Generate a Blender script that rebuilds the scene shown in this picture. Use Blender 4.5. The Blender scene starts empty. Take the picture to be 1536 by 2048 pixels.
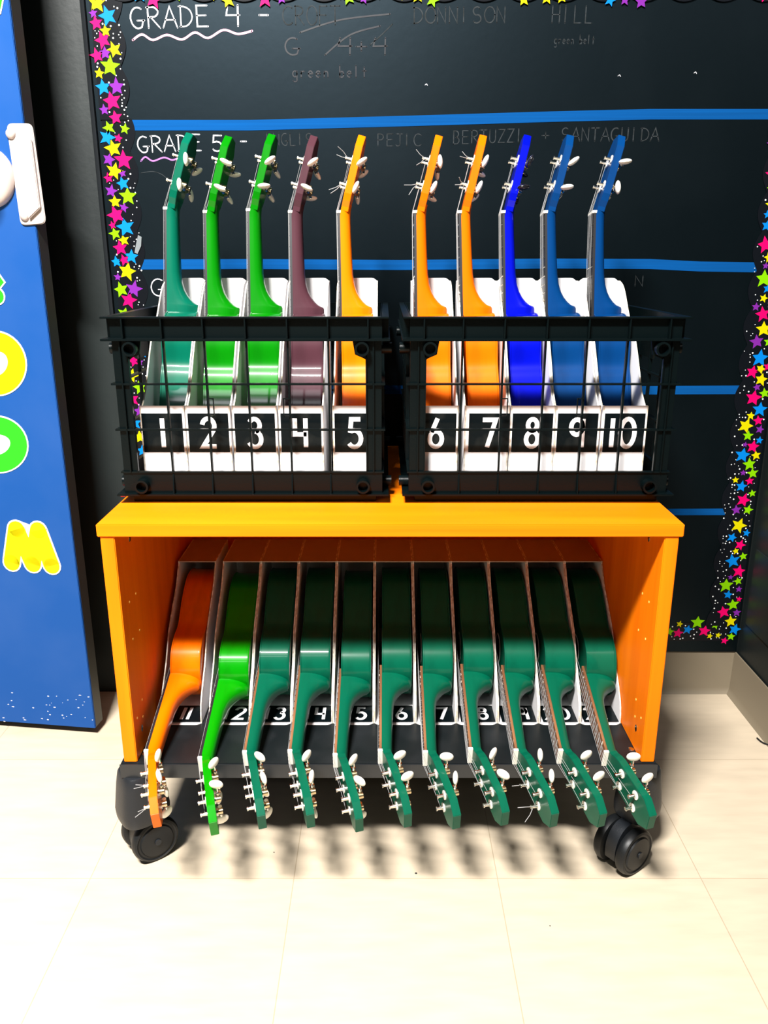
import bpy, math, random
from mathutils import Vector, Matrix, Euler
random.seed(7)
R = math.radians
scene = bpy.context.scene
col = scene.collection

# ------------------------------------------------------------------ camera, world, lights, exposure
CAM_D, CAM_H, F = 1.25, 1.065, 1640.0
PITCH = math.atan(507/1640)
cam_d = bpy.data.cameras.new('camera'); cam = bpy.data.objects.new('camera', cam_d); col.objects.link(cam)
cam.location = (0, -CAM_D, CAM_H); cam.rotation_euler = (math.pi/2-PITCH, 0, 0)
cam_d.sensor_fit = 'HORIZONTAL'; cam_d.sensor_width = 36; cam_d.lens = 36*F/1536; cam_d.clip_start = .02
scene.camera = cam
w = bpy.data.worlds.new('world'); scene.world = w; w.use_nodes = True
w.node_tree.nodes['Background'].inputs[0].default_value = (.80, .93, 1, 1)
w.node_tree.nodes['Background'].inputs[1].default_value = .022
def area(name, loc, rot, sx, sy, power, color):
    l = bpy.data.lights.new(name, 'AREA'); l.shape = 'RECTANGLE'; l.size = sx; l.size_y = sy
    l.energy = power; l.color = color
    o = bpy.data.objects.new(name, l); col.objects.link(o); o.location = loc; o.rotation_euler = rot
    return o
area('ceiling_light_near', (-.74, -1.85, 3.45), (R(22), R(24), 0), .90, .26, 640, (1, .97, .93))
area('ceiling_light_far', (-1.0, -4.3, 3.45), (R(40), 0, 0), 1.2, .2, 14, (.95, .98, 1))
vs = scene.view_settings
vs.view_transform = 'Standard'; vs.look = 'None'; vs.gamma = 1; vs.exposure = 0.0; vs.use_curve_mapping = False

SP, CP = math.sin(PITCH), math.cos(PITCH)
def ray(px, py):
    u = (px-768)/F; v = (1024-py)/F
    return Vector((u, CP+v*SP, -SP+v*CP))
def at_y(px, py, Y):                      # point on the plane y = Y seen at a spot of the photograph
    d = ray(px, py); t = (Y+CAM_D)/d.y
    return Vector((d.x*t, Y, CAM_H+d.z*t))
def at_z(px, py, Z):
    d = ray(px, py); t = (Z-CAM_H)/d.z
    return Vector((d.x*t, -CAM_D+d.y*t, Z))
def at_x(px, py, X):
    d = ray(px, py); t = X/d.x
    return Vector((X, -CAM_D+d.y*t, CAM_H+d.z*t))

# ------------------------------------------------------------------ materials
def mat(name, rgb, rough=.5, metal=0, coat=0, spec=.5, noise=None, bump=None, vary=None):
    m = bpy.data.materials.new(name); m.use_nodes = True
    nt = m.node_tree; b = nt.nodes['Principled BSDF']
    b.inputs['Base Color'].default_value = (*rgb, 1); b.inputs['Roughness'].default_value = rough
    b.inputs['Metallic'].default_value = metal; b.inputs['Coat Weight'].default_value = coat
    b.inputs['Coat Roughness'].default_value = .06; b.inputs['Specular IOR Level'].default_value = spec
    tc = nt.nodes.new('ShaderNodeTexCoord')
    if noise:                              # (scale vector, second colour, amount, lo, hi)
        sc, c2, lo, hi = noise
        mp = nt.nodes.new('ShaderNodeMapping'); mp.inputs['Scale'].default_value = sc
        nz = nt.nodes.new('ShaderNodeTexNoise'); nz.inputs['Scale'].default_value = 1; nz.inputs['Detail'].default_value = 6
        cr = nt.nodes.new('ShaderNodeValToRGB')
        cr.color_ramp.elements[0].position = lo; cr.color_ramp.elements[0].color = (*rgb, 1)
        cr.color_ramp.elements[1].position = hi; cr.color_ramp.elements[1].color = (*c2, 1)
        nt.links.new(tc.outputs['Object'], mp.inputs[0]); nt.links.new(mp.outputs[0], nz.inputs['Vector'])
        nt.links.new(nz.outputs[0], cr.inputs[0]); nt.links.new(cr.outputs[0], b.inputs['Base Color'])
    if bump:
        sc, st = bump
        nz = nt.nodes.new('ShaderNodeTexNoise'); nz.inputs['Scale'].default_value = sc; nz.inputs['Detail'].default_value = 4
        bp = nt.nodes.new('ShaderNodeBump'); bp.inputs['Strength'].default_value = st; bp.inputs['Distance'].default_value = .002
        nt.links.new(tc.outputs['Object'], nz.inputs['Vector']); nt.links.new(nz.outputs[0], bp.inputs['Height'])
        nt.links.new(bp.outputs[0], b.inputs['Normal'])
    return m
M = {}
M['wood'] = mat('maple_laminate', (.74, .138, .001), .5, spec=.1, noise=((1.5, 14, 60), (.88, .20, .002), .3, .7))
M['woodside'] = mat('maple_laminate_side', (.74, .138, .001), .5, spec=.1, noise=((30, 30, 2.0), (.88, .20, .002), .3, .7))
M['woodedge'] = mat('maple_edge_band', (1.0, .33, .006), .35)
M['black_board'] = mat('black_laminate', (.005, .007, .008), .38, spec=.25, noise=((9, 9, 9), (.016, .018, .020), .45, .75))
M['black_plastic'] = mat('black_plastic', (.0008, .0028, .0032), .33, spec=.17, bump=(300, .08))
M['caster_plastic'] = mat('charcoal_caster_plastic', (.009, .011, .014), .42, spec=.35, bump=(400, .15))
M['rubber'] = mat('black_rubber', (.005, .006, .007), .45, spec=.3)
M['chalk_board'] = mat('chalkboard_paint', (.0006, .0017, .0022), .37, spec=.28, noise=((3, 3, 2.2), (.0028, .0045, .0055), .45, .8), bump=(60, .05))
M['chalk_board'].node_tree.nodes['Principled BSDF'].inputs['Specular Tint'].default_value = (.55, .80, 1, 1)
M['wall_paint'] = mat('dark_slate_wall_paint', (.005, .0085, .009), .45, bump=(70, .15), noise=((6, 6, 3), (.009, .014, .014), .4, .7))
M['trim_dark'] = mat('dark_trim', (.012, .014, .016), .35)
M['vinyl'] = mat('taupe_vinyl_base', (.17, .14, .095), .5)
M['tape'] = mat('blue_masking_tape', (.000, .050, .185), .8, spec=.08, noise=((3, 3, 200), (.000, .062, .23), .35, .65))
M['card'] = mat('white_card', (.80, .79, .80), .5)
M['kraft'] = mat('brown_kraft_card', (.36, .27, .20), .8, noise=((8, 8, 120), (.42, .33, .25), .3, .7))
M['cardedge'] = mat('torn_card_edge', (.45, .38, .28), .9, noise=((90, 90, 90), (.75, .72, .66), .4, .6))
M['label_black'] = mat('glossy_black_label', (.002, .004, .005), .25, spec=.16, noise=((14, 14, 14), (.02, .022, .02), .5, .75), bump=(30, .25))
M['label_white'] = mat('white_numeral', (.75, .75, .76), .3)
M['chrome'] = mat('chrome', (.72, .70, .66), .18, metal=1)
M['brass'] = mat('brass_gear', (.62, .50, .30), .25, metal=1)
M['ivory'] = mat('ivory_plastic', (.86, .83, .74), .22, coat=.3)
M['pegblack'] = mat('black_peg_plastic', (.006, .006, .008), .2)
M['fret_black'] = mat('black_fretboard', (.008, .008, .010), .4)
M['fret_brown'] = mat('rosewood_fretboard', (.10, .035, .012), .5, noise=((60, 60, 8), (.22, .10, .04), .4, .7))
M['nylon'] = mat('clear_nylon_string', (.26, .26, .26), .25)
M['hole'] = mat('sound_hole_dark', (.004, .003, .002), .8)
M['metal_plate'] = mat('pale_brushed_metal', (.52, .45, .42), .4, metal=.3)
M['door_blue'] = mat('blue_door_paint', (.006, .055, .22), .5, spec=.14, noise=((5, 5, 5), (.014, .064, .23), .4, .7))
M['door_edge'] = mat('dark_door_edge', (.018, .020, .016), .5)
M['paper_yellow'] = mat('yellow_paper', (.72, .64, .0), .5, spec=.2)
M['paper_green'] = mat('green_paper', (.02, .58, .01), .5, spec=.2)
M['paper_cream'] = mat('laminate_margin', (.62, .60, .66), .3)
M['chalk_white'] = mat('white_chalk', (.62, .62, .66), .95, noise=((140, 140, 140), (.16, .17, .18), .45, .72))
M['chalk_faint'] = mat('rubbed_chalk', (.020, .026, .030), .95, noise=((90, 90, 90), (.006, .009, .010), .4, .6))
M['chalk_faintb'] = mat('rubbed_blue_chalk', (.0030, .0036, .0085), .45, spec=.34, noise=((60, 60, 60), (.010, .012, .016), .4, .6))
M['chalk_pink'] = mat('pink_chalk', (.80, .36, .50), .95, noise=((140, 140, 140), (.45, .2, .28), .5, .75))
M['chalk_purple'] = mat('purple_chalk', (.28, .12, .36), .95)
M['border_black'] = mat('border_card_black', (.003, .004, .006), .3, spec=.2)
M['foil'] = mat('clear_tape_shine', (.16, .18, .19), .2)
M['s_y'] = mat('star_yellow', (.50, .45, .0), .5, spec=.1); M['s_g'] = mat('star_lime', (.17, .45, .0), .5, spec=.1)
M['s_b'] = mat('star_blue', (.0, .16, .52), .5, spec=.1); M['s_k'] = mat('star_pink', (.60, .0, .10), .5, spec=.1)
M['s_p'] = mat('star_purple', (.15, .015, .24), .5, spec=.1); M['s_w'] = mat('star_white_dot', (.75, .78, .78), .35)
M['red'] = mat('red_plastic', (.6, .01, .01), .4)
M['pin'] = mat('bright_pin_hole_rim', (.9, .6, .12), .4)

def floor_mat():
    m = bpy.data.materials.new('cream_vinyl_tile'); m.use_nodes = True; nt = m.node_tree; b = nt.nodes['Principled BSDF']
    tc = nt.nodes.new('ShaderNodeTexCoord')
    mp = nt.nodes.new('ShaderNodeMapping'); mp.inputs['Location'].default_value = (.162, .036, 0)
    br = nt.nodes.new('ShaderNodeTexBrick'); br.offset = 0; br.squash = 1
    br.inputs['Scale'].default_value = 1; br.inputs['Brick Width'].default_value = .366; br.inputs['Row Height'].default_value = .366
    br.inputs['Mortar Size'].default_value = .0009; br.inputs['Mortar Smooth'].default_value = .2
    br.inputs['Color1'].default_value = (.56, .47, .35, 1); br.inputs['Color2'].default_value = (.54, .45, .335, 1)
    br.inputs['Mortar'].default_value = (.40, .32, .22, 1)
    nz = nt.nodes.new('ShaderNodeTexNoise'); nz.inputs['Scale'].default_value = 1; nz.inputs['Detail'].default_value = 7
    mp2 = nt.nodes.new('ShaderNodeMapping'); mp2.inputs['Scale'].default_value = (9, 40, 1)
    mx = nt.nodes.new('ShaderNodeMixRGB'); mx.blend_type = 'MULTIPLY'; mx.inputs[0].default_value = .28
    nt.links.new(tc.outputs['Object'], mp.inputs[0]); nt.links.new(mp.outputs[0], br.inputs[0])
    nt.links.new(tc.outputs['Object'], mp2.inputs[0]); nt.links.new(mp2.outputs[0], nz.inputs['Vector'])
    nt.links.new(br.outputs[0], mx.inputs[1]); nt.links.new(nz.outputs[0], mx.inputs[2]); nt.links.new(mx.outputs[0], b.inputs['Base Color'])
    b.inputs['Roughness'].default_value = .42
    return m
M['floor'] = floor_mat()

# ------------------------------------------------------------------ mesh builder
class MB:
    def __init__(s): s.v = []; s.f = []; s.m = []; s.T = None
    def add(s, vs_, fs, mi=0):
        o = len(s.v)
        for p in vs_:
            p = Vector(p); s.v.append(s.T(p) if s.T else p)
        for f in fs: s.f.append([i+o for i in f]); s.m.append(mi)
    def box(s, x0, x1, y0, y1, z0, z1, mi=0):
        v = [(x, y, z) for z in (z0, z1) for y in (y0, y1) for x in (x0, x1)]
        s.add(v, [(0,2,3,1),(4,5,7,6),(0,1,5,4),(2,6,7,3),(0,4,6,2),(1,3,7,5)], mi)
    def prism(s, poly, fn, a, b, mi=0, me=None):      # fn(u, v, t) -> point
        n = len(poly)
        v = [fn(u, q, a) for u, q in poly]+[fn(u, q, b) for u, q in poly]
        s.add(v, [list(range(n))[::-1], list(range(n, 2*n))], mi)
        o = len(s.v)-2*n
        for i in range(n):
            j = (i+1) % n
            s.f.append([o+i, o+j, o+n+j, o+n+i]); s.m.append(mi if me is None else me)
    def loft(s, rings, mi=0, caps=True, closed=True):
        n = len(rings[0]); v = [p for r in rings for p in r]; f = []
        for k in range(len(rings)-1):
            for i in range(n if closed else n-1):
                j = (i+1) % n
                f.append((k*n+i, k*n+j, (k+1)*n+j, (k+1)*n+i))
        if caps: f.append(tuple(range(n))[::-1]); f.append(tuple((len(rings)-1)*n+i for i in range(n)))
        s.add(v, f, mi)
    def tube(s, path, r, n=8, mi=0):
        path = [Vector(p) for p in path]; rings = []
        rr = r if isinstance(r, (list, tuple)) else [r]*len(path)
        for k, p in enumerate(path):
            d = (path[min(k+1, len(path)-1)]-path[max(k-1, 0)]).normalized()
            a = d.orthogonal().normalized() if k == 0 else (a - d*a.dot(d)).normalized()
            b = d.cross(a)
            rings.append([p+(a*math.cos(2*math.pi*i/n)+b*math.sin(2*math.pi*i/n))*rr[k] for i in range(n)])
        s.loft(rings, mi)
    def ring_tube(s, p, d, ro, ri, n=20, mi=0):        # hollow cylinder from p along vector d
        p = Vector(p); d = Vector(d); dn = d.normalized(); a = dn.orthogonal().normalized(); b = dn.cross(a)
        def c(q, r): return [q+(a*math.cos(2*math.pi*i/n)+b*math.sin(2*math.pi*i/n))*r for i in range(n)]
        s.loft([c(p, ri), c(p, ro), c(p+d, ro), c(p+d, ri), c(p+d*.05, ri), c(p+d*.05, ri*.01)], mi, caps=False)
    def ellipsoid(s, c, ax, mi=0, n=14, m=9, pw=1.0):
        c = Vector(c); A = [Vector(a) for a in ax]; rings = []
        for k in range(1, m):
            t = math.pi*k/m
            rings.append([c+A[2]*math.cos(t)+(A[0]*math.cos(2*math.pi*i/n)+A[1]*math.sin(2*math.pi*i/n))*(math.sin(t)**pw) for i in range(n)])
        s.loft(rings, mi)
    def ribbon(s, pts, w, fn, t0=0, t1=.0006, mi=0, caps=False, closed=False):   # flat stroke with thickness
        P_ = [Vector(p) for p in pts]; n = len(P_); L = []; Rr = []
        for i in range(n):
            if closed: a = P_[(i-1) % n]; b = P_[(i+1) % n]
            else: a = P_[max(i-1, 0)]; b = P_[min(i+1, n-1)]
            d1 = (P_[i]-a); d2 = (b-P_[i])
            d1 = d1.normalized() if d1.length > 1e-9 else d2.normalized(); d2 = d2.normalized() if d2.length > 1e-9 else d1
            t = (d1+d2).normalized(); nrm = Vector((-t.y, t.x)); k = max(.45, abs(t.dot(d1)))
            L.append(P_[i]+nrm*w/2/k); Rr.append(P_[i]-nrm*w/2/k)
        for i in range(n if closed else n-1):
            j = (i+1) % n
            s.prism([L[i], L[j], Rr[j], Rr[i]], fn, t0, t1, mi)
        if caps:
            for q in (P_[0], P_[-1]):
                s.prism([(q.x+w/2*math.cos(k*math.pi/8), q.y+w/2*math.sin(k*math.pi/8)) for k in range(16)], fn, t0, t1, mi)
    def build(s, name, mats, parent=None, smooth=False, bevel=0, tex=None, origin=None):
        me = bpy.data.meshes.new(name)
        vv = s.v
        if origin: vv = [p-Vector(origin) for p in vv]
        me.from_pydata([tuple(p) for p in vv], [], s.f); me.update()
        for m in (mats if isinstance(mats, (list, tuple)) else [mats]): me.materials.append(m)
        me.polygons.foreach_set('material_index', s.m)
        import bmesh
        bm = bmesh.new(); bm.from_mesh(me)
        bmesh.ops.recalc_face_normals(bm, faces=bm.faces)
        if bevel:
            es = [e for e in bm.edges if len(e.link_faces) == 2 and e.calc_face_angle(0) > .6]
            bmesh.ops.bevel(bm, geom=es, offset=bevel, segments=2, affect='EDGES', clamp_overlap=True)
        if smooth:
            for f in bm.faces: f.smooth = True
            for e in bm.edges:
                if len(e.link_faces) == 2 and e.calc_face_angle(0) > .62: e.smooth = False
        bm.to_mesh(me); bm.free()
        o = bpy.data.objects.new(name, me); col.objects.link(o)
        if parent: o.parent = parent
        if origin: o.location = origin
        return o
def tag(o, label=None, cat=None, group=None, kind=None):
    if label: o['label'] = label
    if cat: o['category'] = cat
    if group: o['group'] = group
    if kind: o['kind'] = kind
    return o
def empty(name, loc=(0, 0, 0), rot=(0, 0, 0)):
    o = bpy.data.objects.new(name, None); o.empty_display_size = .05; col.objects.link(o); o.location = loc; o.rotation_euler = rot
    return o
def spline(pts, n=6):
    out = []; P_ = [Vector(p) for p in pts]
    for i in range(len(P_)-1):
        a = P_[max(i-1, 0)]; b = P_[i]; c = P_[i+1]; d = P_[min(i+2, len(P_)-1)]
        for k in range(n):
            t = k/n
            out.append(.5*((2*b)+(c-a)*t+(2*a-5*b+4*c-d)*t*t+(3*b-a-3*c+d)*t**3))
    out.append(P_[-1]); return out

WALL_Y, WALL_X = .63, .89
# ------------------------------------------------------------------ the setting
b = MB(); b.box(-2.2, 1.0, -4.6, .73, -.05, 0); tag(b.build('floor', M['floor']), kind='structure')
b = MB(); b.box(-2.2, 1.0, WALL_Y, WALL_Y+.1, 0, 2.9); tag(b.build('wall_back', M['wall_paint']), kind='structure')
b = MB()
for k in range(14):                                     # painted block courses with fine joints
    z0, z1 = k*.2+.006, (k+1)*.2
    for j in range(-12, 2):
        off = .2*(k % 2)
        y0 = max(-4.6, j*.4+off-.4+.003); y1 = min(WALL_Y, j*.4+off-.003)
        if y1 > y0: b.box(WALL_X, WALL_X+.02, y0, y1, z0+.0, z1)
b.box(WALL_X+.004, WALL_X+.1, -4.6, WALL_Y, 0, 2.9)
tag(b.build('wall_right', M['wall_paint']), kind='structure')
def base_profile(fn, a, c):
    b = MB(); b.prism([(0, 0), (.014, 0), (.009, .006), (.005, .016), (.004, .11), (.003, .115), (0, .115)], fn, a, c); return b
tag(base_profile(lambda u, v, t: (t, WALL_Y-u, v), -.56, WALL_X-.001).build('baseboard_back', M['vinyl'], smooth=True), kind='structure')
tag(base_profile(lambda u, v, t: (WALL_X-u, t, v), -4.6, WALL_Y-.005).build('baseboard_right', M['vinyl'], smooth=True), kind='structure')

# chalkboard
BX0, BX1, BZ0, BZ1 = -.598, WALL_X-.002, .118, 1.62
BY = WALL_Y-.008                                         # board face
board = empty('chalkboard', ((BX0+BX1)/2, WALL_Y, BZ0))
tag(board, 'large black chalkboard with faded chalk names covering the wall behind the crates', 'chalkboard')
def on_board(o):
    o.parent = board; o.matrix_parent_inverse = Matrix.Translation(-board.location); return o
b = MB(); b.box(BX0, BX1, BY, WALL_Y-.0008, BZ0, BZ1); on_board(b.build('board_panel', M['chalk_board']))
b = MB(); b.prism([(0, 0), (.013, 0), (.011, .006), (.004, .012), (0, .012)], lambda u, v, t: (BX0-.001-v, WALL_Y-u*1.3, t), .0, 2.4)
on_board(b.build('edge_molding', M['trim_dark'], smooth=True))

# stroke font (unit height, y up)
def arc(cx, cy, rx, ry, a0, a1, n=14):
    return [(cx+rx*math.cos(R(a0+(a1-a0)*i/n)), cy+ry*math.sin(R(a0+(a1-a0)*i/n))) for i in range(n+1)]
G = {
 'G': [arc(.36, .5, .34, .5, 60, 300)+[(.60, .38)], [(.34, .38), (.66, .38)]],
 'R': [[(.08, 0), (.08, 1)], [(.02, .98)]+arc(.25, .76, .3, .24, 90, -90)+[(.10, .50)], [(.22, .5), (.62, 0)]],
 'A': [[(0, 0), (.34, 1), (.66, 0)], [(.12, .36), (.56, .36)]],
 'D': [[(.08, 0), (.08, 1)], [(0, .98)]+arc(.16, .5, .45, .48, 85, -85)+[(.04, .02)]],
 'E': [[(.55, 1), (.08, 1), (.08, 0), (.58, 0)], [(.08, .52), (.5, .54)]],
 '4': [[(.12, 1), (.04, .52), (.62, .52)], [(.56, 1), (.54, 0)]],
 '5': [[(.55, 1), (.14, 1), (.10, .58)]+arc(.28, .32, .27, .30, 110, -140)], '-': [[(.1, .5), (.5, .5)]],
 'C': [arc(.4, .5, .36, .5, 50, 310)], 'O': [arc(.36, .5, .33, .5, 0, 360, 22)],
 'F': [[(.55, 1), (.08, 1), (.08, 0)], [(.08, .52), (.48, .52)]], 'T': [[(0, 1), (.6, 1)], [(.3, 1), (.3, 0)]],
 'N': [[(.06, 0), (.06, 1), (.56, 0), (.56, 1)]], 'I': [[(.2, 0), (.2, 1)]],
 'S': [arc(.3, .74, .24, .26, 40, 250, 10)+arc(.3, .25, .26, .26, 80, -140, 10)],
 'H': [[(.06, 0), (.06, 1)], [(.56, 0), (.56, 1)], [(.06, .5), (.56, .5)]], 'L': [[(.08, 1), (.08, 0), (.52, 0)]],
 'P': [[(.08, 0), (.08, 1)]+arc(.25, .75, .28, .25, 90, -90)+[(.08, .5)]], 'J': [[(.1, 1), (.6, 1)], [(.4, 1), (.4, .2)]+arc(.22, .2, .18, .2, 0, -150)],
 'U': [[(.06, 1), (.06, .3)]+arc(.3, .3, .24, .3, 180, 360)+[(.54, 1)]],
 'B': [[(.08, 0), (.08, 1)]+arc(.24, .76, .24, .24, 90, -90)+arc(.26, .26, .28, .26, 90, -90)+[(.08, 0)]],
 'Z': [[(.04, 1), (.56, 1), (.04, 0), (.58, 0)]], '+': [[(.05, .5), (.5, .5)], [(.28, .75), (.28, .25)]], ' ': [],
 'g': [arc(.24, .3, .2, .25, 0, 360), [(.45, .55), (.44, -.2)]+arc(.25, -.2, .2, .15, 0, -150)],
 'r': [[(.1, .5), (.1, 0)], arc(.3, .3, .2, .22, 180, 60)], 'e': [[(.06, .3), (.45, .32)]+arc(.25, .28, .2, .26, 10, 310)],
 'n': [[(.08, .5), (.08, 0)], arc(.26, .28, .18, .24, 180, 0)+[(.44, 0)]], 'b': [[(.08, 1), (.08, 0)], arc(.27, .26, .19, .25, 0, 360)],
 'l': [[(.15, 1), (.15, 0)]], 't': [[(.2, .85), (.2, 0)], [(.04, .55), (.38, .55)]],
}
def chalk(name, text, x, y, x2, hpx, width, m, jit=.02, y2=None):   # base line from (x,y) to (x2,y2) in the picture, height in px there
    y2 = y if y2 is None else y2
    b = MB(); fn = lambda u, v, t: (u, BY-t, v)
    adv = (x2-x)/max(1, len(text))
    for i, ch in enumerate(text):
        px0 = x+adv*i; py0 = y+(y2-y)*i/max(1, len(text))
        p = at_y(px0, py0, BY); q = at_y(px0+adv, py0, BY); top = at_y(px0, py0-hpx, BY)
        wv = (q.x-p.x)*1.32; hv = top.z-p.z
        for st in G.get(ch, []):
            sp = [(p.x+u*wv+random.uniform(-jit, jit)*hv*.4, p.z+v*hv+random.uniform(-jit, jit)*hv*.4) for u, v in st]
            b.ribbon(sp, width*random.uniform(.85, 1.1), fn, 0, .0004, caps=True)
    return on_board(b.build(name, m))
chalk('chalk_heading', 'GRADE', 262, 57, 424, 42, .0030, M['chalk_white'], y2=52)
chalk('chalk_heading', '4', 452, 52, 486, 42, .0034, M['chalk_white'])
chalk('chalk_heading', '-', 515, 50, 548, 40, .0034, M['chalk_white'])
chalk('chalk_heading', 'GRADE', 276, 305, 408, 32, .0026, M['chalk_white'], y2=300)
chalk('chalk_heading', '5', 424, 303, 452, 32, .0028, M['chalk_white'])
chalk('chalk_heading', '-', 480, 298, 500, 30, .0030, M['chalk_white'])
chalk('chalk_name', 'CROFT', 565, 50, 685, 38, .0022, M['chalk_faint'])
chalk('chalk_name', 'DONNISON', 826, 47, 1015, 32, .0024, M['chalk_faint'], y2=45)
chalk('chalk_name', 'HILL', 1102, 46, 1190, 34, .0022, M['chalk_faint'])
chalk('chalk_note', 'green belt', 1108, 88, 1192, 18, .0016, M['chalk_faint'])
chalk('chalk_note', 'green belt', 585, 155, 740, 24, .0024, M['chalk_faintb'])
chalk('chalk_note', 'G  4+4', 570, 110, 780, 34, .0030, M['chalk_faintb'])
chalk('chalk_name', 'INGLIS', 530, 291, 628, 24, .0020, M['chalk_faint'])
chalk('chalk_name', 'PEJIC', 754, 292, 845, 24, .0020, M['chalk_faint'])
chalk('chalk_name', 'BERTUZZI', 905, 288, 1050, 26, .0020, M['chalk_faint'], y2=283)
chalk('chalk_name', '+', 1082, 284, 1105, 26, .0020, M['chalk_faint'])
chalk('chalk_name', 'SANTAGUIDA', 1122, 282, 1320, 26, .0022, M['chalk_faint'])
chalk('chalk_name', 'N', 1268, 572, 1290, 20, .0020, M['chalk_faint'])
chalk('chalk_heading', 'G', 303, 592, 336, 34, .0022, M['chalk_white'])
def squiggle(name, pts, width, m):
    b = MB(); q = [at_y(x, y, BY) for x, y in pts]
    b.ribbon(spline([(p.x, p.z) for p in q], 6), width, lambda u, v, t: (u, BY-t, v), 0, .0004, caps=True)
    return on_board(b.build(name, m))
squiggle('chalk_underline', [(266, 80), (284, 69), (306, 80), (334, 70), (364, 79), (390, 65), (416, 76), (447, 60), (476, 68), (504, 62)], .0042, M['chalk_pink'])
squiggle('chalk_underline', [(282, 322), (291, 314), (306, 322), (328, 315), (345, 320), (360, 314)], .0032, M['chalk_purple'])
squiggle('chalk_scuff', [(282, 346), (305, 343), (322, 348), (334, 357)], .0012, M['chalk_faint'])
squiggle('chalk_scuff', [(600, 65), (680, 40), (780, 28)], .0030, M['chalk_faintb'])
squiggle('chalk_scuff', [(650, 110), (700, 70), (760, 52)], .0030, M['chalk_faintb'])
squiggle('chalk_scuff', [(740, 90), (765, 68), (785, 48)], .0020, M['chalk_faint'])
for x, y in ((850, 170), (1236, 152), (1388, 146)):
    squiggle('chalk_scuff', [(x, y), (x+3, y-2), (x+5, y+1)], .0014, M['chalk_white'])

# blue tape strips
def tape(pts, hpx, label):
    b = MB(); top = []; bot = []
    for x, y in pts:
        p = at_y(x, y, BY); q = at_y(x, y+hpx, BY); top.append((p.x, p.z)); bot.append((q.x, q.z))
    b.prism(top+bot[::-1], lambda u, v, t: (u, BY-t, v), .0002, .0007)
    tag(b.build('masking_tape', M['tape'], origin=(top[0][0], BY, bot[0][1])), label, 'tape', 'blue tape lines across the chalkboard')
tape([(256, 240), (500, 240), (800, 232), (1100, 223), (1300, 218), (1536, 218), (1600, 218)], 21, 'topmost blue tape strip on chalkboard, above the ukulele headstocks')
tape([(280, 519), (500, 518), (800, 520), (1100, 517), (1300, 518), (1400, 523), (1600, 526)], 20, 'second blue tape strip, crossing behind the upright ukulele necks')
tape([(290, 770), (800, 771), (1300, 772), (1495, 771)], 17, 'third blue tape strip, showing right of the right crate')
tape([(290, 1020), (900, 1019), (1458, 1017)], 13, 'lowest dark blue tape strip, level with the cart top at right')

# scalloped star borders
SC = {'Y': 1, 'G': 2, 'B': 3, 'K': 4, 'P': 5, 'W': 6}
BM = [M['border_black'], M['s_y'], M['s_g'], M['s_b'], M['s_k'], M['s_p'], M['s_w'], M['foil']]
def star(b, cx, cz, r, c, y, rot=None):
    rot = random.uniform(-20, 20) if rot is None else rot
    pts = []
    for k in range(10):
        a = R(90+rot+36*k); q = r*(random.uniform(.9, 1.06) if k % 2 == 0 else .46)
        pts.append((cx+q*math.cos(a), cz+q*math.sin(a)))
    b.prism(pts, lambda u, v, t: (u, y-t, v), 0, .0004, SC[c])
def border(name, horiz, a0, a1, base, sgn, wid, stars, label, y, z_fill=True, lap=0):
    # scalloped strip; along runs a0..a1, straight edge at base, scallops toward sgn
    b = MB(); per = .080; n = int((a1-a0)/.004)
    P_ = []
    for i in range(n+1):
        a = a0+(a1-a0)*i/n; ph = (a % per)/per
        P_.append((a, base+sgn*(wid+.014*abs(math.sin(math.pi*ph))-.004)))
    fn = (lambda u, v, t: (u, y-t, v)) if horiz else (lambda u, v, t: (v, y-t, u))
    b.prism([(a0, base)]+P_+[(a1, base)], fn, 0, .0008, 0)
    yy = y-.0008
    for (x, z, r, c) in stars: star(b, x, z, r, c, yy)
    k = 0; tries = 0; area_n = int((a1-a0)*230)
    placed = []
    while k < area_n and tries < 9000:
        tries += 1
        a = random.uniform(a0+.004, a1-.004); q = base+sgn*random.uniform(.004, wid+.002)
        x, z = (a, q) if horiz else (q, a)
        if any((x-s[0])**2+(z-s[1])**2 < (s[2]*.9)**2 for s in stars): continue
        if any((x-s[0])**2+(z-s[1])**2 < .0055**2 for s in placed): continue
        r = random.choice((.0010, .0013, .0018)); placed.append((x, z))
        b.prism([(x+r*math.cos(i*math.pi/4), z+r*math.sin(i*math.pi/4)) for i in range(8)], lambda u, v, t: (u, yy-t, v), 0, .0003, 6)
        k += 1
    loc = (a0, WALL_Y, base) if horiz else (base, WALL_Y, a0)
    return tag(b.build(name, BM, origin=loc), label, 'border trim', 'star borders edging the chalkboard')
def px_stars(lst, ox, oy, s, y):
    out = []
    for zx, zy, zr, c in lst:
        p = at_y(ox+zx/s, oy+zy/s, y); q = at_y(ox+(zx+zr)/s, oy+zy/s, y)
        out.append((p.x, p.z, (q.x-p.x)*1.22, c))
    return out
L1 = [(745,20,65,'Y'),(830,125,62,'B'),(718,105,30,'P'),(740,180,45,'K'),(813,240,38,'Y'),(793,310,55,'K'),(880,385,50,'Y'),(748,430,46,'K'),(810,410,42,'P'),(848,512,65,'G'),(765,565,35,'Y'),(795,672,52,'B'),(898,668,55,'P'),(862,778,62,'K'),(803,845,35,'P'),(890,905,45,'K')]
L2 = [(838,982,42,'G'),(960,990,34,'G'),(825,1055,55,'B'),(910,1062,30,'K'),(870,1140,58,'Y'),(838,1225,45,'P'),(950,1230,62,'K'),(880,1315,55,'Y'),(942,1332,27,'P'),(835,1368,34,'K'),(945,1410,44,'B'),(855,1468,42,'P'),(983,1508,58,'G'),(885,1550,42,'Y'),(952,1595,32,'P'),(893,1652,60,'K'),(965,1745,60,'B'),(865,1730,26,'K'),(885,1795,40,'G'),(952,1845,37,'Y'),(925,1905,50,'K')]
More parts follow.
